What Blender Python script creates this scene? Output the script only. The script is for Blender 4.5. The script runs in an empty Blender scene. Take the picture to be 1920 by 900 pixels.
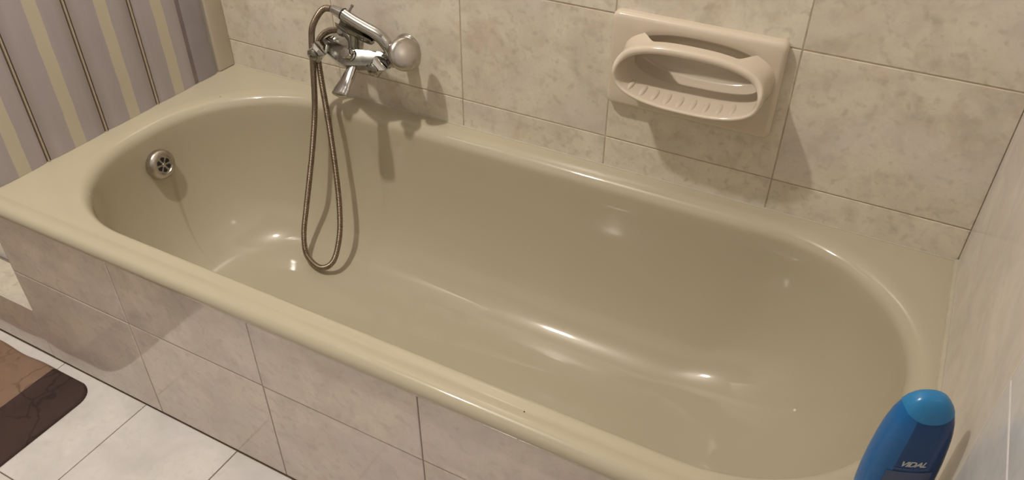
import bpy, bmesh, math, random
from mathutils import Vector, Matrix
random.seed(7)
S = bpy.context.scene
COL = S.collection

# ---------------------------------------------------------------- camera
YAW, PITCH, ROLL = .4843, -.6502, .0065
fw = Vector((-math.sin(YAW)*math.cos(PITCH), math.cos(YAW)*math.cos(PITCH), math.sin(PITCH)))
rt = Vector((math.cos(YAW), math.sin(YAW), 0)); up = rt.cross(fw)
r2 = rt*math.cos(ROLL)+up*math.sin(ROLL); u2 = -rt*math.sin(ROLL)+up*math.cos(ROLL)
cam = bpy.data.objects.new('camera', bpy.data.cameras.new('camera')); COL.objects.link(cam)
cam.matrix_world = Matrix.Translation((1.4941, -1.3225, .8657)) @ Matrix((r2, u2, -fw)).transposed().to_4x4()
cam.data.sensor_width = 36; cam.data.lens = 1492.5/1920*36; cam.data.clip_start = .01
S.camera = cam
# ---------------------------------------------------------------- world, light, exposure
w = bpy.data.worlds.new('world'); S.world = w; w.use_nodes = True
w.node_tree.nodes['Background'].inputs[0].default_value = (.9, .85, .8, 1)
w.node_tree.nodes['Background'].inputs[1].default_value = .05
S.view_settings.view_transform = 'Standard'; S.view_settings.look = 'None'
S.view_settings.gamma = 1; S.view_settings.use_curve_mapping = False
S.view_settings.exposure = 0.0
LX, LY, LZ = .30, -.88, 1.93
ld = bpy.data.lights.new('bulb_light', 'POINT'); ld.energy = 78; ld.color = (1, .93, .85); ld.shadow_soft_size = .038
lo = bpy.data.objects.new('bulb_light', ld); COL.objects.link(lo); lo.location = (LX, LY, LZ)

# room measures (metres; z = 0 is the top of the tub rim)
L = 1.6768; ZF = -.4322; YA = -.6851; ZC = 2.22; YR = -2.5; XL = -1.1

# ---------------------------------------------------------------- materials
def lin(c):
    return tuple(((v/255)/12.92 if v/255 <= .04045 else (((v/255)+.055)/1.055)**2.4) for v in c)+(1,)
class M:
    def __init__(s, name, rough=.5, metal=0, spec=.5):
        s.m = bpy.data.materials.new(name); s.m.use_nodes = True; s.t = s.m.node_tree
        s.b = s.t.nodes['Principled BSDF']; s.i = s.b.inputs
        s.i['Roughness'].default_value = rough; s.i['Metallic'].default_value = metal
        s.i['Specular IOR Level'].default_value = spec
    def n(s, t, **k):
        q = s.t.nodes.new(t)
        for a, v in k.items(): setattr(q, a, v)
        return q
    def l(s, a, b): s.t.links.new(a, b)
    def col(s, c):
        s.i['Base Color'].default_value = c if len(c) == 4 else (*c, 1); return s
    def mix(s, fac, a, b):
        q = s.n('ShaderNodeMix', data_type='RGBA')
        for idx, v in ((0, fac), (6, a), (7, b)):
            if hasattr(v, 'is_linked') or isinstance(v, bpy.types.NodeSocket): s.l(v, q.inputs[idx])
            else: q.inputs[idx].default_value = v if not isinstance(v, tuple) else (v if len(v) == 4 else (*v, 1))
        return q.outputs[2]
    def math(s, op, a, b=0, c=0, clamp=False):
        q = s.n('ShaderNodeMath', operation=op, use_clamp=clamp)
        for idx, v in enumerate((a, b, c)):
            if isinstance(v, bpy.types.NodeSocket): s.l(v, q.inputs[idx])
            else: q.inputs[idx].default_value = v
        return q.outputs[0]
    def ramp(s, f, stops):
        q = s.n('ShaderNodeValToRGB'); s.l(f, q.inputs[0]); e = q.color_ramp.elements
        while len(e) < len(stops): e.new(.5)
        for k, (p, c) in enumerate(stops): e[k].position = p; e[k].color = c if len(c) == 4 else (*c, 1)
        return q.outputs[0]
    def noise(s, vec, scale, detail=3, rough=.5, dist=0):
        q = s.n('ShaderNodeTexNoise'); q.inputs['Scale'].default_value = scale
        q.inputs['Detail'].default_value = detail; q.inputs['Roughness'].default_value = rough
        q.inputs['Distortion'].default_value = dist
        if vec is not None: s.l(vec, q.inputs['Vector'])
        return q.outputs[0]
    def bump(s, h, strength, dist=.001):
        q = s.n('ShaderNodeBump'); q.inputs['Strength'].default_value = strength; q.inputs['Distance'].default_value = dist
        s.l(h, q.inputs['Height']); s.l(q.outputs[0], s.i['Normal'])
    def objvec(s, rnd=True, sc=(1, 1, 1)):
        tc = s.n('ShaderNodeTexCoord'); v = tc.outputs['Object']
        mp = s.n('ShaderNodeMapping'); mp.inputs['Scale'].default_value = sc; s.l(v, mp.inputs['Vector']); v = mp.outputs[0]
        if not rnd: return v
        oi = s.n('ShaderNodeObjectInfo'); a = s.n('ShaderNodeVectorMath', operation='MULTIPLY_ADD')
        cb = s.n('ShaderNodeCombineXYZ')
        for k in range(3): s.l(oi.outputs['Random'], cb.inputs[k])
        s.l(cb.outputs[0], a.inputs[0]); a.inputs[1].default_value = (37, 91, 53); s.l(v, a.inputs[2])
        return a.outputs[0]
def marble_tile(name, base, grey, pink, rough=.2, k=1.0, spec=.5):
    m = M(name, rough, spec=spec); v = m.objvec()
    cloud = m.noise(v, 9, 4, .55, .6); blot = m.noise(v, 34, 3, .5, .35); spot = m.noise(v, 62, 2, .45, .2); pk = m.noise(v, 17, 2, .5, .8); fine = m.noise(v, 160, 2)
    c = m.mix(m.ramp(cloud, [(.36, (0, 0, 0)), (.66, (1, 1, 1))]), tuple(b*1.04 for b in base[:3]), tuple(b*.86 for b in base[:3]))
    fb = m.math('MULTIPLY', m.ramp(blot, [(.52, (0, 0, 0)), (.70, (1, 1, 1))]), m.ramp(cloud, [(.38, (.35, .35, .35)), (.58, (1, 1, 1))]))
    c = m.mix(m.math('MULTIPLY', fb, .6*k), c, grey)
    c = m.mix(m.math('MULTIPLY', m.ramp(pk, [(.54, (0, 0, 0)), (.70, (1, 1, 1))]), .55*k), c, pink)
    c = m.mix(m.math('MULTIPLY', m.ramp(spot, [(.57, (0, 0, 0)), (.74, (1, 1, 1))]), .50*k), c, tuple(b*.92 for b in grey))
    lv = m.noise(v, 6, 2, .5)
    c = m.mix(m.math('MULTIPLY', m.ramp(lv, [(.50, (0, 0, 0)), (.66, (1, 1, 1))]), .40*k), c, (base[0]*.93, base[1]*.91, base[2]*1.06))
    c = m.mix(m.math('MULTIPLY', m.ramp(fine, [(.45, (0, 0, 0)), (.7, (1, 1, 1))]), .12), c, grey)
    m.l(c, m.i['Base Color'])
    m.bump(m.noise(v, 25, 2), .10, .002)
    return m.m
MT_WALL = marble_tile('wall_tile_glaze', (.74, .685, .565), (.48, .44, .35), (.64, .51, .41), .30, 1.0)
MT_APRON = marble_tile('apron_tile_glaze', (.77, .685, .605), (.54, .48, .42), (.70, .57, .50), .09, .8, .9)
MT_FLOOR = marble_tile('floor_tile_glaze', (.76, .735, .70), (.64, .615, .58), (.72, .675, .63), .16, .6)
MT_COOL = marble_tile('cool_tile_glaze', (.62, .61, .60), (.50, .50, .505), (.68, .60, .59), .22, .7)
def plain(name, c, rough=.5, metal=0, spec=.5, nz=0, scale=40):
    m = M(name, rough, metal, spec); 
    if nz:
        v = m.objvec(False); f = m.noise(v, scale, 4)
        m.l(m.mix(f, tuple(x*(1-nz) for x in c), tuple(min(1, x*(1+nz)) for x in c)), m.i['Base Color'])
    else: m.col(c)
    return m.m
GROUT = plain('brown_grout', (.46, .38, .28), .9, nz=.35, scale=60)
GROUT_A = plain('grey_grout', (.29, .245, .205), .9, nz=.3, scale=60)
GROUT_F = plain('dark_floor_grout', (.17, .12, .085), .9, nz=.35, scale=60)
GROUT_L = plain('pale_grout', (.60, .53, .46), .8, nz=.1, scale=60)
PLASTER = plain('cream_plaster', (.46, .44, .41), .8, nz=.05, scale=12)
CEIL = plain('dim_ceiling_paint', (.36, .34, .32), .9)
CREAM = plain('cream_trim_paint', (.60, .54, .45), .45, nz=.05, scale=20)
SILIC = plain('old_silicone', (.49, .452, .35), .4, nz=.12, scale=50)
WHITE = plain('white_ceramic', (.85, .84, .80), .12)
DARK = plain('black_void', (.012, .01, .009), .7)
def chrome(name, c=(.72, .70, .66), rough=.12, spots=.35):
    m = M(name, rough, 1); v = m.objvec(False)
    n = m.noise(v, 90, 4, .6)
    m.l(m.mix(m.ramp(n, [(.5, (0, 0, 0)), (.75, (1, 1, 1))]), c, tuple(x*(1-spots) for x in c)), m.i['Base Color'])
    m.l(m.ramp(n, [(.45, (rough,)*3), (.8, (min(1, rough+.12),)*3)]), m.i['Roughness'])
    return m.m
CHROME = chrome('worn_chrome', (.52, .515, .49), .06, .15); CHROME2 = chrome('dull_chrome', (.34, .335, .305), .16, .25)
HOSE = chrome('tarnished_steel_hose', (.33, .265, .205), .28, .45)
STEEL = chrome('scratched_steel', (.55, .51, .46), .30, .4)

def tub_mat():
    m = M('olive_cream_enamel', .09, 0, .5)
    tc = m.n('ShaderNodeTexCoord'); v = tc.outputs['Object']
    sx = m.n('ShaderNodeSeparateXYZ'); m.l(v, sx.inputs[0]); X, Y, Z = sx.outputs
    YC = m.math('MULTIPLY_ADD', Z, .167, -.290)
    base = (.585, .520, .375, 1)
    c = m.mix(m.noise(v, 7, 3), (.478, .430, .320, 1), (.503, .453, .337, 1))
    # brown streak running down below the overflow
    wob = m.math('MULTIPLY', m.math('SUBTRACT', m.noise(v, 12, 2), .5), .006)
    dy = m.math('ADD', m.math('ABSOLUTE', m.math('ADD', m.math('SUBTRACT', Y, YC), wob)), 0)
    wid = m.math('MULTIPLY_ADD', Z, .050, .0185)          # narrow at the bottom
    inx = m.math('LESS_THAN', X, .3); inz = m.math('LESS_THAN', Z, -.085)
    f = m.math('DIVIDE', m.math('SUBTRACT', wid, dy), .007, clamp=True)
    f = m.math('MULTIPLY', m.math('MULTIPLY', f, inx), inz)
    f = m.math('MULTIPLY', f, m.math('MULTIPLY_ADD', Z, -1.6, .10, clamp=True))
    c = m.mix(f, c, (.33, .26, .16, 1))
    m.l(c, m.i['Base Color'])
    r = m.ramp(m.noise(v, 18, 3), [(.35, (.045,)*3), (.75, (.085,)*3)])
    m.l(r, m.i['Roughness'])
    # pebbled anti-slip finish pressed into the bottom of the bowl
    low = m.math('DIVIDE', m.math('SUBTRACT', -.340, Z), .012, clamp=True)
    peb = m.math('MULTIPLY', m.math('MULTIPLY', m.noise(v, 420, 2), low), .14)
    hh = m.math('ADD', m.math('MULTIPLY', m.noise(v, 14, 2), .7), peb)
    m.bump(hh, .10, .002)
    return m.m
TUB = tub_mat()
def soap_mat():
    m = M('peach_cream_ceramic', .10, 0, .55)
    m.i['Base Color'].default_value = (.66, .575, .465, 1)
    m.i['Subsurface Weight'].default_value = .05; m.i['Subsurface Radius'].default_value = (.01, .007, .005)
    return m.m
SOAP = soap_mat()
def slat_mat():
    m = M('lilac_striped_plastic', .42, 0, .35)
    tc = m.n('ShaderNodeTexCoord'); v = tc.outputs['Object']
    sx = m.n('ShaderNodeSeparateXYZ'); m.l(v, sx.inputs[0]); X, Y, Z = sx.outputs
    # Y in the slat's own frame: 0 at the middle, +-.07 at the edges
    zz = m.n('ShaderNodeCombineXYZ'); m.l(Z, zz.inputs[2])
    e = m.math('MULTIPLY', m.math('SUBTRACT', m.noise(zz.outputs[0], 16, 2), .5), .006)
    yy = m.math('ADD', Y, e)
    d = m.math('ABSOLUTE', m.math('SUBTRACT', yy, .004))
    stripe = m.math('DIVIDE', m.math('SUBTRACT', .0145, d), .0012, clamp=True)
    v2 = m.objvec(True, (1, 1, .18)); n = m.noise(v2, 22, 4, .6)
    lil = m.mix(n, (.385, .345, .365, 1), (.495, .455, .475, 1))
    warm = m.math('DIVIDE', m.math('SUBTRACT', m.math('ABSOLUTE', yy), .045), .03, clamp=True)
    lil = m.mix(m.math('MULTIPLY', warm, .7), lil, (.30, .255, .235, 1))
    ye = m.mix(n, (.56, .51, .40, 1), (.62, .565, .455, 1))
    c = m.mix(stripe, lil, ye)
    m.l(c, m.i['Base Color']); m.bump(m.noise(v, 300, 2), .15, .0004)
    return m.m
SLAT = slat_mat()
LILAC = plain('plain_lilac_plastic', (.33, .295, .32), .45, nz=.12, scale=18)
BEAD = plain('tan_hinge_bead', (.46, .385, .29), .35, nz=.1)
GROOVE_M = plain('mauve_hinge_groove', (.21, .17, .175), .6, nz=.2)
GROOVE = plain('dark_hinge_groove', (.15, .11, .085), .6, nz=.2)
def mat_mat(name, a, b):
    m = M(name, .75, 0, .3); v = m.objvec(False)
    n = m.noise(v, 9, 5, .6, .8)
    vo = m.n('ShaderNodeTexVoronoi', feature='DISTANCE_TO_EDGE'); vo.inputs['Scale'].default_value = 11
    dv = m.n('ShaderNodeVectorMath', operation='ADD'); m.l(v, dv.inputs[0])
    nz = m.n('ShaderNodeTexNoise'); nz.inputs['Scale'].default_value = 6; nz.inputs['Detail'].default_value = 4; m.l(v, nz.inputs['Vector'])
    sc = m.n('ShaderNodeVectorMath', operation='SCALE'); m.l(nz.outputs['Color'], sc.inputs[0]); sc.inputs['Scale'].default_value = .25
    m.l(sc.outputs[0], dv.inputs[1]); m.l(dv.outputs[0], vo.inputs['Vector'])
    crack = m.ramp(vo.outputs[0], [(.0, (0, 0, 0)), (.045, (1, 1, 1))])
    part = m.ramp(m.noise(v, 5, 2), [(.45, (0, 0, 0)), (.6, (1, 1, 1))])
    crk = m.math('MAXIMUM', crack, part)
    c = m.mix(n, a, b)
    c = m.mix(m.math('MULTIPLY', m.math('SUBTRACT', 1, crk), .55), c, tuple(x*.42 for x in a))
    m.l(c, m.i['Base Color'])
    h = m.math('ADD', m.math('MULTIPLY', n, 1), m.math('MULTIPLY', crk, .25)); m.bump(h, .55, .006)
    return m.m
RUG_L = mat_mat('brown_stone_print', (.20, .125, .085), (.33, .22, .155))
RUG_D = mat_mat('dark_stone_print', (.038, .022, .019), (.085, .052, .044))
RUG_E = plain('dark_binding', (.05, .03, .025), .8)
def bottle_mat():
    m = M('deep_blue_translucent_plastic', .14, 0, .5)
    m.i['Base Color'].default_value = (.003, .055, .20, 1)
    m.i['Transmission Weight'].default_value = 0; m.i['IOR'].default_value = 1.45
    m.i['Coat Weight'].default_value = 0
    return m.m
BLUE = bottle_mat()
BLUE_LIT = plain('lit_blue_plastic', (.006, .125, .38), .2)  # bottle blue lightened: light on and through its left side, painted as colour
BLUE_CAP = plain('sky_blue_cap', (.02, .20, .46), .25)
LABEL = plain('navy_print', (.010, .030, .13), .25)
SILVER = plain('silver_print', (.62, .62, .60), .35, .3)
SILVER_DIM = plain('dim_silver_print', (.16, .19, .27), .35)
GREYP = plain('faint_grey_print', (.07, .10, .20), .4)

# ---------------------------------------------------------------- mesh helpers
def mesh_obj(name, bm, mat, parent=None, smooth=True, ang=35):
    me = bpy.data.meshes.new(name); bm.normal_update(); bm.to_mesh(me); bm.free()
    for mm in (mat if isinstance(mat, (list, tuple)) else [mat]): me.materials.append(mm)
    if smooth:
        for p in me.polygons: p.use_smooth = True
        try: me.set_sharp_from_angle(angle=math.radians(ang))
        except Exception: pass
    o = bpy.data.objects.new(name, me); COL.objects.link(o)
    if parent: o.parent = parent
    return o
def empty(name, loc, label, cat, group=None):
    o = bpy.data.objects.new(name, None); COL.objects.link(o); o.location = loc; o.empty_display_size = .05
    o['label'] = label; o['category'] = cat
    if group: o['group'] = group
    return o
def child_local(o, root):
    """mesh was written in world coordinates: shift it into its parent's frame"""
    o.data.transform(Matrix.Translation(-root.location)); o.parent = root
    return o
def part(name, bm, mat, root, **k):
    return child_local(mesh_obj(name, bm, mat, None, **k), root)
def loft(bm, rings, closed=True, cap=(True, True), loop=False):
    R = [[bm.verts.new(p) for p in r] for r in rings]; n = len(R[0])
    pairs = list(zip(R, R[1:])) + ([(R[-1], R[0])] if loop else [])
    for a, b in pairs:
        for i in range(n if closed else n-1):
            j = (i+1) % n
            try: bm.faces.new((a[i], a[j], b[j], b[i]))
            except ValueError: pass
    if not loop:
        if cap[0]: bm.faces.new(list(reversed(R[0])))
        if cap[1]: bm.faces.new(R[-1])
    return R
def frame(d):
    d = Vector(d).normalized(); a = Vector((0, 0, 1)) if abs(d.z) < .9 else Vector((1, 0, 0))
    s = d.cross(a).normalized(); return d, s, s.cross(d).normalized()
def lathe(bm, o, axis, prof, n=32, lobes=None):
    """prof = [(distance along the axis, radius), ...]"""
    d, s, t = frame(axis); o = Vector(o); rings = []
    for k, (h, r) in enumerate(prof):
        ring = []
        for i in range(n):
            a = 2*math.pi*i/n; rr = r if not lobes else r*lobes(a, k)
            ring.append(o+d*h+(s*math.cos(a)+t*math.sin(a))*rr)
        rings.append(ring)
    loft(bm, rings)
def spline(pts, m=12):
    P = [Vector(p) for p in pts]; P = [P[0]*2-P[1]]+P+[P[-1]*2-P[-2]]; out = []
    for i in range(1, len(P)-2):
        a, b, c, d = P[i-1:i+3]
        for k in range(m):
            t = k/m; out.append(.5*((2*b)+(c-a)*t+(2*a-5*b+4*c-d)*t*t+(3*b-a-3*c+d)*t**3))
    out.append(P[-2]); return out
def sweep(bm, path, rad, n=12, asp=None, upv=None):
    rings = []; s = None
    for i, p in enumerate(path):
        d = (path[min(i+1, len(path)-1)]-path[max(i-1, 0)]).normalized()
        if s is None: _, s, _ = frame(d) if upv is None else (0, d.cross(Vector(upv)).normalized(), 0)
        if upv is not None: s = d.cross(Vector(upv)).normalized()
        s = (s-d*s.dot(d)).normalized(); t = s.cross(d)
        r = rad(i/(len(path)-1)) if callable(rad) else rad
        ra, rb = (r, r) if not isinstance(r, tuple) else r
        rings.append([p+s*math.cos(2*math.pi*k/n)*ra+t*math.sin(2*math.pi*k/n)*rb for k in range(n)])
    loft(bm, rings)
def box(bm, a, b, bev=0, seg=2):
    v = [bm.verts.new((x, y, z)) for x in (a[0], b[0]) for y in (a[1], b[1]) for z in (a[2], b[2])]
    fs = [bm.faces.new([v[i] for i in q]) for q in ((0, 1, 3, 2), (4, 6, 7, 5), (0, 4, 5, 1), (2, 3, 7, 6), (0, 2, 6, 4), (1, 5, 7, 3))]
    if bev:
        es = list({e for f in fs for e in f.edges}); bmesh.ops.bevel(bm, geom=es, offset=bev, segments=seg, profile=.5, affect='EDGES')
def boxo(name, a, b, mat, parent=None, bev=0, kind=None, smooth=False):
    bm = bmesh.new(); box(bm, a, b, bev); bmesh.ops.recalc_face_normals(bm, faces=bm.faces)
    o = mesh_obj(name, bm, mat, parent, smooth=smooth or bev > 0)
    if kind: o['kind'] = kind
    return o

# ---------------------------------------------------------------- tiled surfaces
G = .0020   # joint width
_tile_cache = {}
def tile_mesh(w_, h_, mat, th):
    """a thin bevelled tile, w along local X, h along local Y, face at +Z"""
    key = (round(w_, 4), round(h_, 4), mat.name, th)
    if key in _tile_cache: return _tile_cache[key]
    bm = bmesh.new(); b = .0014; rings = []
    for (ins, z) in ((0, -th), (0, -b), (b*.3, -b*.3), (b, 0)):
        x, y = w_/2-ins, h_/2-ins; rings.append([(-x, -y, z), (x, -y, z), (x, y, z), (-x, y, z)])
    loft(bm, rings, cap=(False, True)); bmesh.ops.recalc_face_normals(bm, faces=bm.faces)
    me = bpy.data.meshes.new('tile'); bm.to_mesh(me); bm.free(); me.materials.append(mat)
    _tile_cache[key] = me; return me
def tiles(parent, us, vs, place, mat, th=.006, jit=.0004, matf=None):
    """us, vs: joint positions; place(u, v) -> (origin, X axis, Y axis, normal)"""
    for i in range(len(us)-1):
        for j in range(len(vs)-1):
            w_, h_ = us[i+1]-us[i]-G, vs[j+1]-vs[j]-G
            if w_ < .006 or h_ < .006: continue
            mm = matf(i, j) if matf else mat
            o = bpy.data.objects.new('tile', tile_mesh(w_, h_, mm, th)); COL.objects.link(o); o.parent = parent
            c, X, Y, N = place((us[i]+us[i+1])/2, (vs[j]+vs[j+1])/2)
            N = Vector(N); c = Vector(c)+N*random.uniform(-jit, jit)
            tl = random.uniform(-.0012, .0012); X = (Vector(X)+N*tl).normalized(); Y = N.cross(X).normalized(); N = X.cross(Y)
            o.matrix_local = Matrix((X, Y, N)).transposed().to_4x4(); o.location = c
# back wall: tile faces lie at y = 0
wb = boxo('wall_back', (-1.1, .0009, -.46), (L+.02, .10, ZC), GROUT, kind='structure')
us = [0, .3441, .6761, 1.0081, 1.3401, L+.0006]
vs = [-.012, .0666]+[.0666+.2538*k for k in range(1, 7)]+[ZC]
tiles(wb, us, vs, lambda u, v: ((u, 0, v), (1, 0, 0), (0, 0, 1), (0, -1, 0)), MT_WALL)
tiles(wb, [-1.1, -.652, -.32, -.02], [-.27, -.0, .2538, .5076], lambda u, v: ((u, 0, v), (1, 0, 0), (0, 0, 1), (0, -1, 0)), MT_WALL)
# right wall: faces at x = L
wr = boxo('wall_right', (L+.0022, YR, -.46), (L+.10, 0, ZC), GROUT_L, kind='structure')
MT_RIGHT = marble_tile('right_tile_glaze', (.68, .63, .57), (.58, .54, .47), (.68, .58, .515), .20, .6)
usr = [.612, .944, 1.276, 1.608, 1.94, 2.272, 2.5]
vsr = [ZF, -.2225, .0315, .2853]+[.2853+.2538*k for k in range(1, 6)]+[ZC]
pr_ = lambda u, v: ((L, -u, v), (0, -1, 0), (0, 0, 1), (-1, 0, 0))
tiles(wr, [0, .612], [ZF, -.002, .62, 1.24, ZC], pr_, MT_RIGHT, jit=.0001)
tiles(wr, usr, vsr, pr_, MT_COOL, jit=.0002)
# floor
fl = boxo('floor', (XL, YR, ZF-.06), (L, YA+.004, ZF-.0016), GROUT_F, kind='structure')
usf = sorted([.035+.254*k for k in range(-5, 7)]+[L]); usf = [XL]+[u for u in usf if XL+.02 < u <= L]
vsf = [YA]+[-.940-.254*k for k in range(0, 7)]
vsf = sorted([v for v in vsf if v > YR]+[YR])
tiles(fl, usf, vsf, lambda u, v: ((u, v, ZF), (1, 0, 0), (0, 1, 0), (0, 0, 1)), MT_FLOOR)
# other walls and ceiling of the small bathroom (behind and beside the camera)
boxo('wall_left', (XL-.1, YR, -.46), (XL, .0022, ZC), PLASTER, kind='structure')
boxo('wall_front', (XL-.1, YR-.1, -.46), (L+.1, YR, ZC), PLASTER, kind='structure')
boxo('ceiling', (XL-.1, YR-.1, ZC), (L+.1, .1, ZC+.08), CEIL, kind='structure')

# ---------------------------------------------------------------- masonry front of the tub
ap = boxo('wall_apron', (.0008, YA+.0014, ZF), (L, YA+.040, -.024), GROUT_A, kind='structure')
usa = [0.0008, .3374, .6694, 1.0014, 1.3334, L]
tiles(ap, usa, [ZF+.002, -.1786, -.022], lambda u, v: ((u, YA, v), (1, 0, 0), (0, 0, 1), (0, -1, 0)), MT_APRON, jit=.0003)
boxo('wall_end', (.0012, YA+.045, ZF), (.0200, 0, -.034), PLASTER, kind='structure')
# low shower base left of the tub
pl = boxo('wall_plinth', (XL, YA+.0022, ZF), (.0002, 0, -.296), GROUT_A, kind='structure')
tiles(pl, [XL, -.6640, -.332, .0004], [ZF+.002, -.290], lambda u, v: ((u, YA, v), (1, 0, 0), (0, 0, 1), (0, -1, 0)), MT_APRON)
tiles(pl, [XL, -.6640, -.332, -.0006], [YA+.001, -.602], lambda u, v: ((u, v, -.290), (1, 0, 0), (0, 1, 0), (0, 0, 1)), MT_WALL)
# ---------------------------------------------------------------- shower tray on the plinth
def rrect(x0, x1, y0, y1, R, z, n=16, m=24):
    """rounded rectangle, counter-clockwise, fixed number of points; returns points"""
    P = []
    cs = [(x1-R, y1-R, 0), (x0+R, y1-R, 90), (x0+R, y0+R, 180), (x1-R, y0+R, 270)]
    for k, (cx, cy, a0) in enumerate(cs):
        for i in range(n+1):
            a = math.radians(a0+90*i/n); P.append(Vector((cx+R*math.cos(a), cy+R*math.sin(a), z)))
        nx, ny, na = cs[(k+1) % 4]; a = math.radians(na)
        q = Vector((nx+R*math.cos(a), ny+R*math.sin(a), z)); p = P[-1].copy()
        for i in range(1, m): P.append(p.lerp(q, i/m))
    return P
bm = bmesh.new()
tz = -.294
loft(bm, [rrect(-.98, -.010, -.595, -.02, .02, tz, 6, 4), rrect(-.98, -.010, -.595, -.02, .02, tz+.045, 6, 4), rrect(-.975, -.015, -.590, -.025, .02, tz+.052, 6, 4),
          rrect(-.95, -.055, -.550, -.05, .03, tz+.052, 6, 4), rrect(-.93, -.075, -.530, -.07, .05, tz+.02, 6, 4), rrect(-.88, -.12, -.50, -.12, .05, tz+.014, 6, 4)])
bmesh.ops.recalc_face_normals(bm, faces=bm.faces)
tray = mesh_obj('shower_tray', bm, WHITE); tray['label'] = 'white ceramic shower tray on a low tiled base left of the tub'; tray['category'] = 'shower tray'

# ---------------------------------------------------------------- bathtub
def bathtub():
    root = empty('bathtub', (L/2, -.34, -.40), 'olive-cream enamelled built-in bathtub with rounded corners and tiled front', 'bathtub')
    bm = bmesh.new()
    N_, M_ = 28, 44
    X0, X1, Y0, Y1 = .0012, L-.0008, -.640, -.0008
    bx0, bx1, by0, by1, R = .067, 1.634, -.625, -.055, .262
    def ring(f, z, kL=1, kR=1):
        # f: inset profile factor
        il, ir, ib, if_ = f
        R_ = max(.05, R-.62*min(il, ir, ib, if_)-.10*(il+ir)/2)
        R_ = min(R_, .94*(by1-ib-by0-if_)/2)
        return rrect(bx0+il, bx1-ir, by0+if_, by1-ib, R_, z, N_, M_)
    inner = []
    # soft shoulder: (outset, z)
    for o_, z in ((.034, 0), (.0285, -.0004), (.0225, -.0016), (.0165, -.0038), (.0110, -.0072), (.0065, -.0115), (.0030, -.0166), (.0008, -.0225), (0.0, -.0290)):
        oo = (-o_, -o_, -o_, -o_*.45)
        r_ = R+o_*.8
        inner.append(rrect(bx0-o_, bx1+o_, by0-o_*.40, by1+o_, r_, z, N_, M_))
    D = .352
    # wall then bend then floor: (u, depth fraction)
    prof = []
    for k in range(1, 25):
        a = k/24*math.pi/2; e = 2/2.35
        prof.append((1-math.cos(a)**e if k < 24 else 1, math.sin(a)**e))
    inL, inR, inB, inF = .185, .380, .195, .165
    for u, v in prof:
        inner.append(ring((inL*u, inR*u, inB*u, inF*u), -.029-(D-.023)*v))
    # floor closing, falling a little to the drain
    last = inner[-1]; fx0, fx1, fy0, fy1 = bx0+inL, bx1-inR, by0+inF, by1-inB
    cx, cy = .36, -.338
    for t, dz in [(q, .008*q*q*(3-2*q)) for q in (.04, .1, .2, .35, .5, .65, .8, .93)]:
        inner.append([Vector((p.x+(cx-p.x)*t, p.y+(cy-p.y)*t, p.z-dz)) for p in last])
    R_ = loft(bm, inner, cap=(False, True))
    # outer flat rim, from the shoulder out to the rectangle
    top = R_[0]; outer = []
    cxs, cys = (X0+X1)/2, (Y0+Y1)/2
    r0 = inner[0]
    a0x0, a0x1, a0y0, a0y1 = bx0-.034, bx1+.034, by0-.0136, by1+.034
    rr = R+.024
    for p in r0:
        # radial from the arc centre (or straight normal on the straight runs)
        ccx = min(max(p.x, a0x0+rr), a0x1-rr); ccy = min(max(p.y, a0y0+rr), a0y1-rr)
        d = Vector((p.x-ccx, p.y-ccy, 0))
        if d.length < 1e-6: d = Vector((0, 1 if p.y > cys else -1, 0))
        t = 1e9
        if abs(d.x) > 1e-6: t = min(t, ((X1 if d.x > 0 else X0)-ccx)/d.x)
        if abs(d.y) > 1e-6: t = min(t, ((Y1 if d.y > 0 else Y0)-ccy)/d.y)
        outer.append(Vector((ccx+d.x*t, ccy+d.y*t, 0)))
    for cxx in (X0, X1):
        for cyy in (Y0, Y1):
            k = min(range(len(outer)), key=lambda i: (outer[i]-Vector((cxx, cyy, 0))).length); outer[k] = Vector((cxx, cyy, 0))
    ov = [bm.verts.new(p) for p in outer]; n = len(ov)
    for i in range(n):
        j = (i+1) % n; bm.faces.new((ov[i], ov[j], top[j], top[i]))
    # front roll: extrude the front edge of the rectangle through a profile
    fr = sorted([v for v in ov if abs(v.co.y-Y0) < 1e-5], key=lambda v: v.co.x)
    pr = [(-.644, -.0002), (-.649, -.0014), (-.654, -.0020), (-.659, -.0010), (-.665, .0008), (-.671, .0014), (-.677, .0010), (-.6825, -.0010),
          (-.687, -.0044), (-.6900, -.0088), (-.6912, -.0130), (-.6910, -.0175), (-.6895, -.0220), (-.6868, -.0262), (-.6830, -.0288), (-.678, -.0290), (-.672, -.0265), (-.662, -.0240)]
    prev = fr
    for (y, z) in pr:
        cur = [bm.verts.new((v.co.x, y, z)) for v in fr]
        for i in range(len(fr)-1): bm.faces.new((prev[i], prev[i+1], cur[i+1], cur[i]))
        prev = cur
    # turned-down edge on the walls' sides
    oth = [i for i in range(n)]
    low = [bm.verts.new((v.co.x, v.co.y, -.008)) for v in ov]
    for i in range(n):
        j = (i+1) % n
        if abs(ov[i].co.y-Y0) < 1e-5 and abs(ov[j].co.y-Y0) < 1e-5: continue
        bm.faces.new((ov[j], ov[i], low[i], low[j]))
    bmesh.ops.recalc_face_normals(bm, faces=bm.faces)
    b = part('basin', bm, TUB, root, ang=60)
    # overflow fitting
    oc = Vector((.0815, -.337, -.090)); ax = Vector((.985, 0, .17)).normalized()
    bm = bmesh.new(); lathe(bm, oc-ax*.008, ax, [(0, .0335), (.008, .0335), (.0115, .0325), (.0145, .029), (.0165, .0235), (.0165, .0215), (.0150, .0205)], 40)
    bmesh.ops.recalc_face_normals(bm, faces=bm.faces); of = part('overflow_fitting', bm, STEEL, root); of['label'] = 'round steel overflow grille'
    d, s, t = frame(ax)
    bm = bmesh.new()
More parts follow.
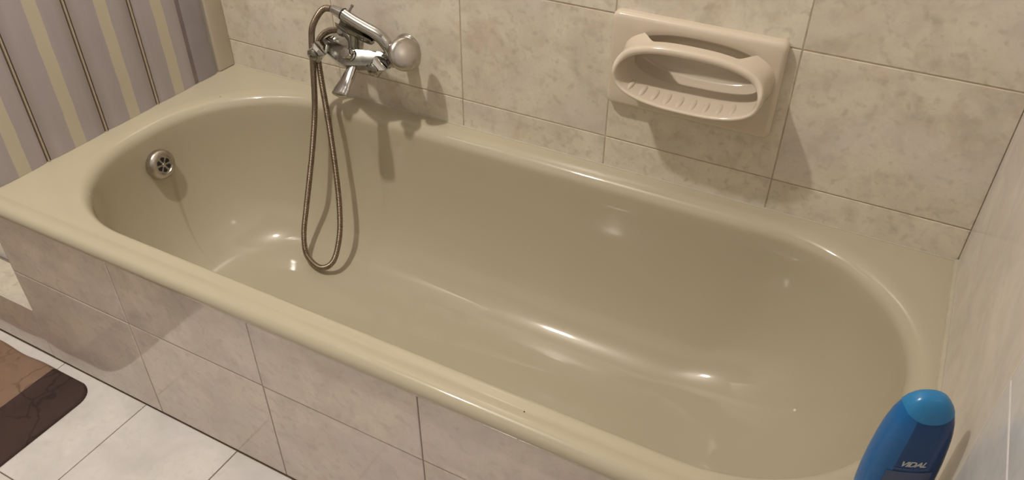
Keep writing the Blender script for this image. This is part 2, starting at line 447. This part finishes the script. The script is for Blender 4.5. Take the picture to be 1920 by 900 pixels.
    for k in range(6):
        a0 = 2*math.pi*(k+.5)/6+.12; pts = []
        for (r_, da) in ((.0062, -.22), (.0162, -.36), (.0178, 0), (.0162, .36), (.0062, .22)):
            pts.append(oc+ax*.0072+(s*math.cos(a0+da)+t*math.sin(a0+da))*r_)
        f = bm.faces.new([bm.verts.new(p) for p in pts]); ex = bmesh.ops.extrude_face_region(bm, geom=[f])
        bmesh.ops.translate(bm, vec=ax*.0006, verts=[v for v in ex['geom'] if isinstance(v, bmesh.types.BMVert)])
    bmesh.ops.recalc_face_normals(bm, faces=bm.faces)
    h = mesh_obj('grille_hole', bm, DARK, None, smooth=False); h.data.transform(Matrix.Translation(-root.location)); h.parent = of
    bm = bmesh.new(); lathe(bm, oc+ax*.0068, ax, [(0, .0046), (.0015, .0044), (.0026, .0028), (.003, .0008)], 16)
    sc = mesh_obj('screw', bm, CHROME, None); sc.data.transform(Matrix.Translation(-root.location)); sc.parent = of
    # tiny chips in the enamel
    for p in ((.102, -.150, .0002), (1.165, -.657, -.0006)):
        bm = bmesh.new(); lathe(bm, p, (0, 0, 1), [(-.0004, .0010), (.0004, .0009)], 7); part('enamel_chip', bm, DARK, root)
    # drain, tucked behind the front rim
    dc = Vector((.330, -.436, -.3535))
    bm = bmesh.new(); lathe(bm, dc, (0, 0, 1), [(-.004, .022), (.001, .022), (.003, .019), (.002, .015), (.0005, .013)], 32); part('drain', bm, STEEL, root)
    return root, b
tub, basin = bathtub()
# enamel shader uses room coordinates: give the basin mesh its origin at the room origin
basin.data.transform(Matrix.Translation(tub.location)); basin.location = -tub.location

# silicone bead along the walls
def bead(name, a, b, r=.006):
    bm = bmesh.new(); a, b = Vector(a), Vector(b); n = 40; rings = []
    d, s, t = frame(b-a)
    for i in range(n+1):
        p = a.lerp(b, i/n); rr = r*(1+.08*math.sin(i*2.1)+.04*random.uniform(-1, 1))
        rings.append([p+(s*math.cos(q)+t*math.sin(q))*rr*.8 for q in [2*math.pi*k/8 for k in range(8)]])
    loft(bm, rings); bmesh.ops.recalc_face_normals(bm, faces=bm.faces)
    o = mesh_obj(name, bm, SILIC); o['kind'] = 'structure'; return o
bead('trim_1', (.004, -.0005, 0), (L-.004, -.0005, .000), .0030)
bead('trim_2', (L-.0005, -.004, .0), (L-.0005, YA, .0), .0085)

# ---------------------------------------------------------------- striped folding partition
def partition():
    root = empty('folding_partition', (.0100, -.37, .0004), 'lilac folding plastic partition with cream stripes and tan hinge beads at the tub end', 'partition')
    H0, H1 = .0004, 1.62
    joints = [-.056, -.125, -.2455, -.388, -.531, -.650]
    for k in range(len(joints)-1):
        y1, y0 = joints[k], joints[k+1]; wd = y1-y0-.010; yc = (y0+y1)/2
        bm = bmesh.new()
        sec = []; n = 14
        for i in range(n+1):
            q = -1+2*i/n; x = -.004-.0028*abs(q)**4
            sec.append((x, q*wd/2))
        sec += [(-.014, wd/2), (-.014, -wd/2)]
        loft(bm, [[Vector((x, y, z)) for x, y in sec] for z in (0, H1-H0)])
        bmesh.ops.recalc_face_normals(bm, faces=bm.faces)
        o = mesh_obj('slat', bm, LILAC if k == 0 else SLAT, root, ang=50)
        o.location = Vector((.0100, yc, H0))-root.location
        if k == 0: o['label'] = 'narrow plain lilac end slat'
        # hinge
        if k >= 1:
            y = joints[k]
            bm = bmesh.new(); hg = .0062 if k > 1 else .0052; box(bm, (-.003, y-hg, H0), (.0015 if k > 1 else .0038, y+hg, H1)); part('hinge_groove', bm, GROOVE if k > 1 else GROOVE_M, root, smooth=False)
            if k >= 2:
                bm = bmesh.new()
                loft(bm, [[Vector((.0035+.0030*math.cos(a), y+.0019*math.sin(a), z)) for a in [2*math.pi*q/12 for q in range(12)]] for z in (H0, H1)])
                part('hinge_bead', bm, BEAD, root)
    return root
partition()
o = boxo('trim_3', (-.022, -.0508, .0006), (.0068, -.0004, 1.66), CREAM, bev=.003, kind='structure')
o = boxo('trim_4', (-.022, -.660, 1.62), (.0068, -.0515, 1.66), CREAM, bev=.003, kind='structure')

# ---------------------------------------------------------------- bath mixer tap
mx = empty('bath_mixer', (.468, 0, .158), 'chrome two-handle bath mixer tap on the tiled back wall', 'tap')
ZT = .158
def P_(name, bm, mat, parent=mx, **k):
    bmesh.ops.recalc_face_normals(bm, faces=bm.faces)
    o = mesh_obj(name, bm, mat, None, **k); o.data.transform(Matrix.Translation(-mx.location)); o.parent = parent; return o
for sx, hx in ((-1, .389), (1, .543)):
    bm = bmesh.new(); ux = .468+sx*.075
    lathe(bm, (ux, -.0004, ZT), (0, -1, 0), [(0, .031), (.004, .031), (.010, .027), (.014, .019), (.022, .0165), (.052, .0165), (.054, .020), (.066, .020), (.070, .0165), (.084, .0165)], 28)
    P_('wall_union', bm, CHROME)
# V-shaped faceted body
bm = bmesh.new(); rings = []
for t in [i/20 for i in range(21)]:
    x = .389+(.543-.389)*t; q = abs(2*t-1); y = -.100+.026*q**1.3; s_ = .021-.005*q
    z = ZT-.004+.003*q
    sec = [(0, 1.15), (-.75, .55), (-1.2, -.15), (-.7, -.95), (0, -1.2), (.7, -.95), (1.1, 0), (.75, .75)]
    rings.append([Vector((x, y+a*s_, z+b*s_)) for a, b in sec])
loft(bm, rings); P_('body', bm, CHROME2, ang=25)
# handles: flaring three-lobed knobs
for hx, rot in ((.387, .5), (.541, .9)):
    ax = Vector((0, -1, -.05)); o0 = Vector((hx, -.068, ZT+.002))
    bm = bmesh.new(); lathe(bm, o0, ax, [(0, .015), (.010, .015), (.013, .0125), (.020, .0125)], 24); P_('valve_collar', bm, CHROME2)
    def lob(a, k, rot=rot):
        i_ = int(round(a/(2*math.pi/8))) % 2
        return (1, 1, 1.02, 1.0, .98, 1)[min(k, 5)] if i_ == 0 else (1, .95, .66, .58, .74, 1)[min(k, 5)]
    bm = bmesh.new(); lathe(bm, o0+ax*.016, ax, [(0, .0105), (.006, .0140), (.026, .0240), (.034, .0235), (.0405, .0140), (.042, .004)], 8, lob)
    bmesh.ops.bevel(bm, geom=list(bm.edges), offset=.0006, segments=1, affect='EDGES')
    h = P_('handle', bm, CHROME, ang=14)
    bm = bmesh.new(); lathe(bm, o0+ax*.0592, ax, [(0, .0125), (.003, .012), (.0055, .009), (.0065, .002)], 24); P_('handle_cap', bm, CHROME2, h)
    bm = bmesh.new(); lathe(bm, o0+ax*.0655, ax, [(0, .0022), (.0008, .0018)], 10); P_('handle_dot', bm, DARK, h)
# diverter knob
bm = bmesh.new(); axd = Vector((-.15, -.75, .62)); lathe(bm, (.474, -.104, .163), axd, [(0, .0135), (.008, .0135), (.010, .0115), (.022, .0120), (.025, .0105), (.0262, .004)], 24, lambda a, k: 1+(.06*math.cos(8*a) if k in (3, 4) else 0))
P_('diverter_knob', bm, CHROME, ang=40)
# spout
path = spline([(.480, -.098, .150), (.479, -.112, .142), (.478, -.130, .128), (.476, -.146, .114), (.475, -.160, .103), (.475, -.166, .099)], 8)
def spr(t):
    wv = .0105+.0090*min(1, max(0, (t-.15)/.50)); hv = .0110-.003*t
    if t > .82:
        q = (t-.82)/.18; k = math.sqrt(max(.02, 1-q*q)); wv *= k; hv *= max(.45, k)
    return (wv, hv)
bm = bmesh.new(); sweep(bm, path, spr, 24, upv=(0, .5, 1)); P_('spout', bm, CHROME, ang=50)
# riser and cradle
bm = bmesh.new(); sweep(bm, spline([(.468, -.092, .160), (.472, -.090, .178), (.474, -.088, .208)], 6), lambda t: (.0112-.001*t, .0105), 20); P_('riser', bm, CHROME2)
bm = bmesh.new(); rings = []
for t in [i/10 for i in range(11)]:
    c = Vector((.434, -.089, .2215)).lerp(Vector((.519, -.089, .2015)), t); wd = .0105+.001*math.sin(t*3.14)
    if t in (0, 1): wd *= .85
    sec = [(-1.15, .75), (-.95, -.2), (-.5, -.85), (.5, -.85), (.95, -.2), (1.15, .75), (.85, .6), (.55, .05), (0, -.2), (-.55, .05), (-.85, .6)]
    rings.append([c+Vector((0, a*wd, b*wd)) for a, b in sec])
loft(bm, rings); P_('cradle', bm, CHROME2, ang=40)
bm = bmesh.new(); sweep(bm, spline([(.455, -.078, .166), (.447, -.068, .180), (.432, -.062, .188), (.418, -.059, .191)], 6), .0085, 16); P_('hose_outlet', bm, CHROME2)
bm = bmesh.new(); lathe(bm, (.4255, -.060, .1895), (-1, .08, .08), [(0, .0105), (.014, .0105), (.016, .009)], 6); P_('hose_nut', bm, CHROME, ang=30)
# little wall hook
bm = bmesh.new(); sweep(bm, spline([(.400, -.0006, .088), (.398, -.010, .090), (.392, -.016, .083), (.390, -.014, .075), (.394, -.010, .072)], 6), .0016, 8)
bmesh.ops.recalc_face_normals(bm, faces=bm.faces)
hk = mesh_obj('wall_hook', bm, CHROME2); hk['label'] = 'tiny wire hook fixed in the wall joint under the mixer tap'; hk['category'] = 'hook'

# ---------------------------------------------------------------- hand shower and its hose
hs = empty('hand_shower', (.50, -.082, .222), 'chrome hand shower lying across the mixer cradle', 'hand shower')
def H_(name, bm, mat, parent=hs, **k):
    bmesh.ops.recalc_face_normals(bm, faces=bm.faces)
    o = mesh_obj(name, bm, mat, None, **k); o.data.transform(Matrix.Translation(-hs.location)); o.parent = parent; return o
hp = [(.450, -.0885, .2450), (.474, -.088, .2345), (.500, -.086, .2245), (.526, -.084, .2150), (.540, -.083, .2070), (.549, -.082, .1950), (.555, -.082, .182), (.562, -.083, .168), (.570, -.083, .158)]
bm = bmesh.new(); sweep(bm, spline(hp, 10), lambda t: .0120+.0012*math.sin(min(1, t*1.25)*math.pi)-.018*max(0, t-.62), 24); hd = H_('handle', bm, CHROME)
bm = bmesh.new(); a0 = Vector(hp[0]); dd = (Vector(hp[1])-a0).normalized()
lathe(bm, a0-Vector((.0270, 0, -.0060)), (.0270, 0, -.0070), [(0, .0085), (.006, .0095), (.021, .0115), (.0262, .0122)], 24); H_('hose_cone', bm, CHROME)
bm = bmesh.new(); lathe(bm, a0-dd*.0015, dd, [(0, .0122), (.0005, .0129), (.0020, .0129), (.0026, .0122)], 24); H_('collar_ring', bm, DARK)
nb = Vector((.74, -.47, .48)).normalized(); hc = Vector((.590, -.0760, .183))
bm = bmesh.new(); lathe(bm, hc, nb, [(-.0145, .028), (-.015, .0318), (-.012, .0343), (-.007, .0348), (-.003, .0338), (.0005, .0312), (.0030, .027), (.0048, .0205), (.0058, .013), (.0062, .003)], 48); hh = H_('shower_head', bm, plain('satin_head', (.50, .475, .43), .24, 1))
bm = bmesh.new(); lathe(bm, hc-nb*.0142, -nb, [(0, .030), (.002, .0295), (.004, .027), (.005, .004)], 36); H_('spray_face', bm, DARK)
bm = bmesh.new(); lathe(bm, (.459, -.080, .248), (.1, .75, .65), [(0, .0026), (.012, .0026), (.0125, .0034), (.016, .0034), (.0165, .002)], 10); H_('ring_peg', bm, CHROME2)
# hose
hz = [(.4200, -.0888, .2505), (.403, -.090, .2480), (.385, -.092, .2310), (.366, -.093, .2010), (.356, -.091, .1650), (.348, -.089, .1130), (.336, -.092, .0060), (.330, -.112, -.0840),
      (.331, -.140, -.1540), (.325, -.165, -.2360), (.331, -.194, -.2930), (.354, -.219, -.3310), (.404, -.233, -.3400), (.438, -.221, -.3150), (.441, -.190, -.2570),
      (.428, -.161, -.1910), (.405, -.131, -.1250), (.386, -.109, -.0560), (.374, -.097, .0180), (.365, -.089, .0800), (.351, -.073, .1210), (.353, -.071, .1500), (.366, -.068, .1730), (.384, -.064, .1860), (.402, -.0605, .1905), (.413, -.0592, .1915)]
pt = spline(hz, 40)
# resample evenly
seg = [0]
for a, b in zip(pt, pt[1:]): seg.append(seg[-1]+(b-a).length)
tot = seg[-1]; step = .00115; out = []; j = 0
for k in range(int(tot/step)+1):
    s_ = k*step
    while j < len(seg)-2 and seg[j+1] < s_: j += 1
    f = (s_-seg[j])/max(1e-9, seg[j+1]-seg[j]); out.append(pt[j].lerp(pt[j+1], min(1, f)))
nn = len(out)-1
bm = bmesh.new(); sweep(bm, out, lambda t: .0070 if round(t*nn) % 3 else .0056, 10); bmesh.ops.recalc_face_normals(bm, faces=bm.faces)
hose = mesh_obj('shower_hose', bm, HOSE, ang=80); hose['label'] = 'ribbed tarnished metal shower hose hanging in a long loop into the tub'; hose['category'] = 'hose'

# ---------------------------------------------------------------- ceramic soap dish
sd = empty('soap_dish', (1.163, 0, .24), 'peach-cream ceramic soap dish with grab bar set in the back wall', 'soap dish')
def D_(name, bm, mat=SOAP, parent=sd, **k):
    bmesh.ops.recalc_face_normals(bm, faces=bm.faces)
    o = mesh_obj(name, bm, mat, None, **k); o.data.transform(Matrix.Translation(-sd.location)); o.parent = parent; return o
bm = bmesh.new(); rings = []
def rr2(x0, x1, z0, z1, R, y): return [Vector((p.x, y, p.y)) for p in rrect(x0, x1, z0, z1, R, 0, 10, 24)]
for ins, y in ((0, .0006), (0, -.010), (.0012, -.0150), (.004, -.0185), (.009, -.0200)):
    rings.append(rr2(1.008+ins, 1.320-ins, .152+ins, .333-ins, .012, y))
HX, HZ = 1.173, .2580
def hole(a_, b_, y):
    out_ = []
    for p in rings[4]:
        dx, dz = p.x-HX, p.z-HZ; q = 2.5; rr_ = 1/((abs(dx)/a_)**q+(abs(dz)/b_)**q)**(1/q)
        out_.append(Vector((HX+dx*rr_, y, HZ+dz*rr_)))
    return out_
for a_, b_, y in ((.1275, .0545, -.0200), (.1250, .0520, -.0190), (.1230, .0500, -.0150), (.1215, .0485, -.0050), (.1200, .0465, .0080), (.1170, .0430, .0180), (.1080, .0350, .0255), (.0900, .0220, .0280), (.0400, .0080, .0285)):
    rings.append(hole(a_, b_, y))
loft(bm, rings, cap=(False, True)); D_('back_plate', bm, ang=60)
def cut(o, a, b):
    """chisel a box-shaped recess out of a wall piece"""
    bm = bmesh.new(); box(bm, a, b); bmesh.ops.recalc_face_normals(bm, faces=bm.faces)
    c = mesh_obj('cutter', bm, GROUT, None, smooth=False); m_ = o.modifiers.new('cut', 'BOOLEAN'); m_.object = c; m_.operation = 'DIFFERENCE'; m_.solver = 'EXACT'
    bpy.context.view_layer.update()
    me = bpy.data.meshes.new_from_object(o.evaluated_get(bpy.context.evaluated_depsgraph_get())); o.modifiers.clear(); o.data = me
    bpy.data.objects.remove(c)
bpy.context.view_layer.update()
cut(wb, (1.030, -.02, .195), (1.316, .040, .320))
for t_ in [c for c in wb.children]:
    p = t_.matrix_world.translation
    if 1.01 < p.x < 1.33 and .06 < p.z < .57: cut(t_, (1.030, -.02, .195), (1.316, .040, .320))
# ring: stadium swept with a closed profile
cx, cz, hw, hh_ = 1.1730, .2530, .1330, .0545
n = 288; rings = []
def sm(t): t = min(1, max(0, t)); return t*t*(3-2*t)
for i in range(n):
    a = 2*math.pi*i/n; ca, sa = math.cos(a), math.sin(a)
    e = 2/2.55
    px = math.copysign(abs(ca)**e, ca); pz = math.copysign(abs(sa)**e, sa)
    nx, nz = (abs(px)**1.55*math.copysign(1, px))/hw, (abs(pz)**1.55*math.copysign(1, pz))/hh_
    ln = math.hypot(nx, nz); nx /= ln; nz /= ln
    X_, Z_ = cx+px*hw, cz+pz*hh_
    barf = sm((pz-.25)/.35)*sm((.80-abs(px))/.26)           # 1 in the bar region
    top = sm((pz+.1)/.8)
    yf = -.088+.016*top                                       # front edge: lower lip stands out more
    yb = -.0150-.030*barf
    th = .0075+.0065*top
    flare = .013*(1-barf)*(.35+.65*top)
    prof = []
    # outer side, back to front
    for q in (0, .25, .5, .75):
        y = yb+(yf+.006-yb)*q; prof.append((y, flare*(1-q)**3*.8))
    for k in range(7):
        b = math.pi*k/6; prof.append((yf+.0055-.0055*math.sin(b), -th/2+th/2*math.cos(b)))
    for q in (.75, .5, .25, 0):
        y = yb+(yf+.006-yb)*q
        prof.append((y, -th-(.010*(1-q)**2*(1-top) if True else 0)))
    # z drops a little towards the front for the lower lip
    rings.append([Vector((X_+nx*o_, y, Z_+nz*o_-.004*0)) for y, o_ in prof])
loft(bm := bmesh.new(), rings, closed=True, loop=True); D_('dish_rim', bm, ang=70)
# bottom ribs
for k in range(9):
    x = 1.070+.0235*k; d_ = abs(x-cx)/hw; zb = cz-hh_*(1-d_**2.55)**(1/2.55)+.0060
    bm = bmesh.new(); sweep(bm, [Vector((x, y, zb+.0015+.006*sm((-y-.02)/-.09) if False else zb+.001)) for y in (.004, -.018, -.045, -.058, -.070, -.078)], lambda t: (.0060*(1-.5*max(0, t-.7)/.3), .0048*(1-.8*max(0, t-.6)/.4)), 12, upv=(0, 0, 1))
    D_('drain_rib', bm)

# ---------------------------------------------------------------- shampoo bottle
bt = empty('shampoo_bottle', (1.6260, -.590, .0006), 'blue shampoo bottle with sky blue cap standing on the tub corner', 'bottle')
bt.rotation_euler = (0, 0, math.radians(24))
# local frame: x = width, -y = front, z = up
HB = .213
wp = [(0, .031), (.004, .0335), (.02, .0375), (.05, .0415), (.08, .0422), (.11, .0412), (.14, .0388), (.160, .0362), (.178, .0325), (.190, .0285), (.200, .0235), (.207, .0180), (.211, .0125), (.213, .006)]
def wid(z):
    for (a, b), (c, d) in zip(wp, wp[1:]):
        if a <= z <= c: return b+(d-b)*(z-a)/(c-a)
    return .004
def dep(z): return min(.0225, wid(z)*.62)*(1 if z < .19 else 1)
def sec(z, k=0, n=48, sc=1.0):
    a_, b_ = wid(z)*sc, dep(z)*sc; P = []
    for i in range(n):
        t = 2*math.pi*i/n; c, s_ = math.cos(t), math.sin(t); e = 2/2.6
        P.append(Vector((math.copysign(abs(c)**e, c)*a_, math.copysign(abs(s_)**e, s_)*b_, z)))
    return P
zs = [0, .002, .006]+[.012+.008*k for k in range(21)]
zs = [z for z in zs if z < .174]+[.178, .184, .190, .196, .202, .207]
bm = bmesh.new(); loft(bm, [sec(z) for z in zs]); bmesh.ops.recalc_face_normals(bm, faces=bm.faces)
body = mesh_obj('body', bm, [BLUE, BLUE_LIT], bt, ang=60)
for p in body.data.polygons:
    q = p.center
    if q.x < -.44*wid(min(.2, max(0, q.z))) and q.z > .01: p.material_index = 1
# cap: shell over the upper part with a curved lower edge
bm = bmesh.new(); rings = []; n = 64
for t in (0, .12, .25, .4, .55, .7, .8, .88, .94, .98, 1):
    ring = []
    for i in range(n):
        a = 2*math.pi*i/n; c, s_ = math.cos(a), math.sin(a); e = 2/2.6
        ux, uy = math.copysign(abs(c)**e, c), math.copysign(abs(s_)**e, s_)
        z0 = .1845+.0105*abs(ux)**2; z = z0+(HB-z0)*t
        a_, b_ = wid(z)+.0009, dep(z)+.0009
        ring.append(Vector((ux*a_, uy*b_, z)))
    rings.append(ring)
loft(bm, rings, cap=(False, True)); bmesh.ops.recalc_face_normals(bm, faces=bm.faces)
cap = mesh_obj('cap', bm, BLUE_CAP, bt, ang=50); cap['label'] = 'sky blue flip cap'
# print
def text(name, body_, size, loc, mat, shear=0, sx=1, ext=.0002):
    cu = bpy.data.curves.new(name, 'FONT'); cu.body = body_; cu.size = size; cu.shear = shear; cu.extrude = ext; cu.align_x = 'CENTER'; cu.space_character = .9
    cu.offset = .0003
    o = bpy.data.objects.new(name, cu); COL.objects.link(o)
    me = bpy.data.meshes.new_from_object(o.evaluated_get(bpy.context.evaluated_depsgraph_get())); bpy.data.objects.remove(o)
    me.materials.clear(); me.materials.append(mat)
    me.transform(Matrix.Translation(loc) @ Matrix.Rotation(math.radians(90), 4, 'X') @ Matrix.Diagonal((sx, 1, 1, 1)))
    for v in me.vertices:                                       # wrap on the curved front
        q = min(.98, abs(v.co.x)/wid(v.co.z)); v.co.y += -dep(v.co.z)*(1-q**2.6)**(1/2.6)-.0003
    o = bpy.data.objects.new(name, me); COL.objects.link(o); o.parent = bt; o['kind_of_print'] = 'flat'
    return o
text('lettering', 'VIDAL', .0120, (-.001, 0, .1165), SILVER, .35, .95)
def patch(name, x0, x1, z0, z1, mat, off=.0004):
    bm = bmesh.new(); n, m_ = 20, 6; V = []
    for j in range(m_+1):
        z = z0+(z1-z0)*j/m_; row = []
        for i in range(n+1):
            x = x0+(x1-x0)*i/n; q = min(.985, abs(x)/wid(z)); row.append(bm.verts.new((x, -dep(z)*(1-q**2.6)**(1/2.6)-off, z)))
        V.append(row)
    for j in range(m_):
        for i in range(n): bm.faces.new((V[j][i], V[j][i+1], V[j+1][i+1], V[j+1][i]))
    o = mesh_obj(name, bm, mat, bt); return o
for a_, b_ in ((-.021, -.011), (-.010, .001), (.002, .008), (.009, .017)): patch('print_line', a_, b_, .1115, .1123, SILVER_DIM)
patch('label_panel', -.026, .026, .010, .1065, GREYP)

# ---------------------------------------------------------------- bath mat
rg = empty('bath_mat', (-.25, -.93, ZF), 'brown stone-patterned bath mat with dark end band on the white floor', 'mat')
def matshape(x0, x1, y0, y1, R, mat, name, rl=True):
    bm = bmesh.new(); nx, ny = 60, 46; T = .0075; g = {}
    for i in range(nx+1):
        for j in range(ny+1):
            x = x0+(x1-x0)*i/nx; y = y0+(y1-y0)*(.5-.5*math.cos(math.pi*j/ny))
            if rl:      # squeeze to round the two right corners
                for cy_, sg in ((y1-R, 1), (y0+R, -1)):
                    if sg*(y-cy_) > 0:
                        lim = (x1-R)+math.sqrt(max(0, R*R-(y-cy_)**2)); fx = (x-x0)/(x1-x0)
                        x = min(x, x0+fx*(lim-x0)) if True else x
            yy = y
            if y > (y0+y1)/2: yy = y+(.002*math.sin(x*17)+.0018*math.sin(x*41+1))*min(1, (y-(y0+y1)/2)/((y1-y0)/2))*min(1, max(0, (.05-x)/.1))
            edge = min((x-x0) if x0 < -.5 else 1, (x1-x0)*(1-i/nx) if rl else 1, y1-y, y-y0)
            z = ZF+.0008+T*min(1, math.sqrt(max(0, edge)/.008)) if edge < .008 else ZF+.0008+T
            g[i, j] = bm.verts.new((x, yy, z))
    for i in range(nx):
        for j in range(ny): bm.faces.new((g[i, j], g[i+1, j], g[i+1, j+1], g[i, j+1]))
    b_ = {k: bm.verts.new((v.co.x, v.co.y, ZF+.0006)) for k, v in g.items() if k[0] in (0, nx) or k[1] in (0, ny)}
    for i in range(nx):
        for j in (0, ny): bm.faces.new((g[i, j], g[i+1, j], b_[i+1, j], b_[i, j]))
    for j in range(ny):
        for i in (0, nx): bm.faces.new((g[i, j], g[i, j+1], b_[i, j+1], b_[i, j]))
    bmesh.ops.recalc_face_normals(bm, faces=bm.faces)
    return child_local(mesh_obj(name, bm, mat, None, ang=50), rg)
matshape(-.66, .036, -1.18, -.708, .03, RUG_L, 'centre_panel', rl=False)
matshape(.036, .165, -1.18, -.708, .045, RUG_D, 'end_band')

# ---------------------------------------------------------------- lamp under the ceiling (above the frame)
lp = empty('pendant_lamp', (LX, LY, ZC), 'bare bulb hanging on a short cord from the bathroom ceiling', 'lamp')
def L_(name, bm, mat):
    bmesh.ops.recalc_face_normals(bm, faces=bm.faces); return part(name, bm, mat, lp)
bm = bmesh.new(); lathe(bm, (LX, LY, ZC), (0, 0, -1), [(0, .045), (.012, .043), (.022, .02), (.024, .004)], 24); L_('ceiling_rose', bm, WHITE)
bm = bmesh.new(); lathe(bm, (LX, LY, ZC-.022), (0, 0, -1), [(0, .003), (.145, .003)], 8); L_('cord', bm, WHITE)
bm = bmesh.new(); lathe(bm, (LX, LY, ZC-.165), (0, 0, -1), [(0, .008), (.006, .017), (.040, .018), (.042, .014)], 20); L_('socket', bm, WHITE)
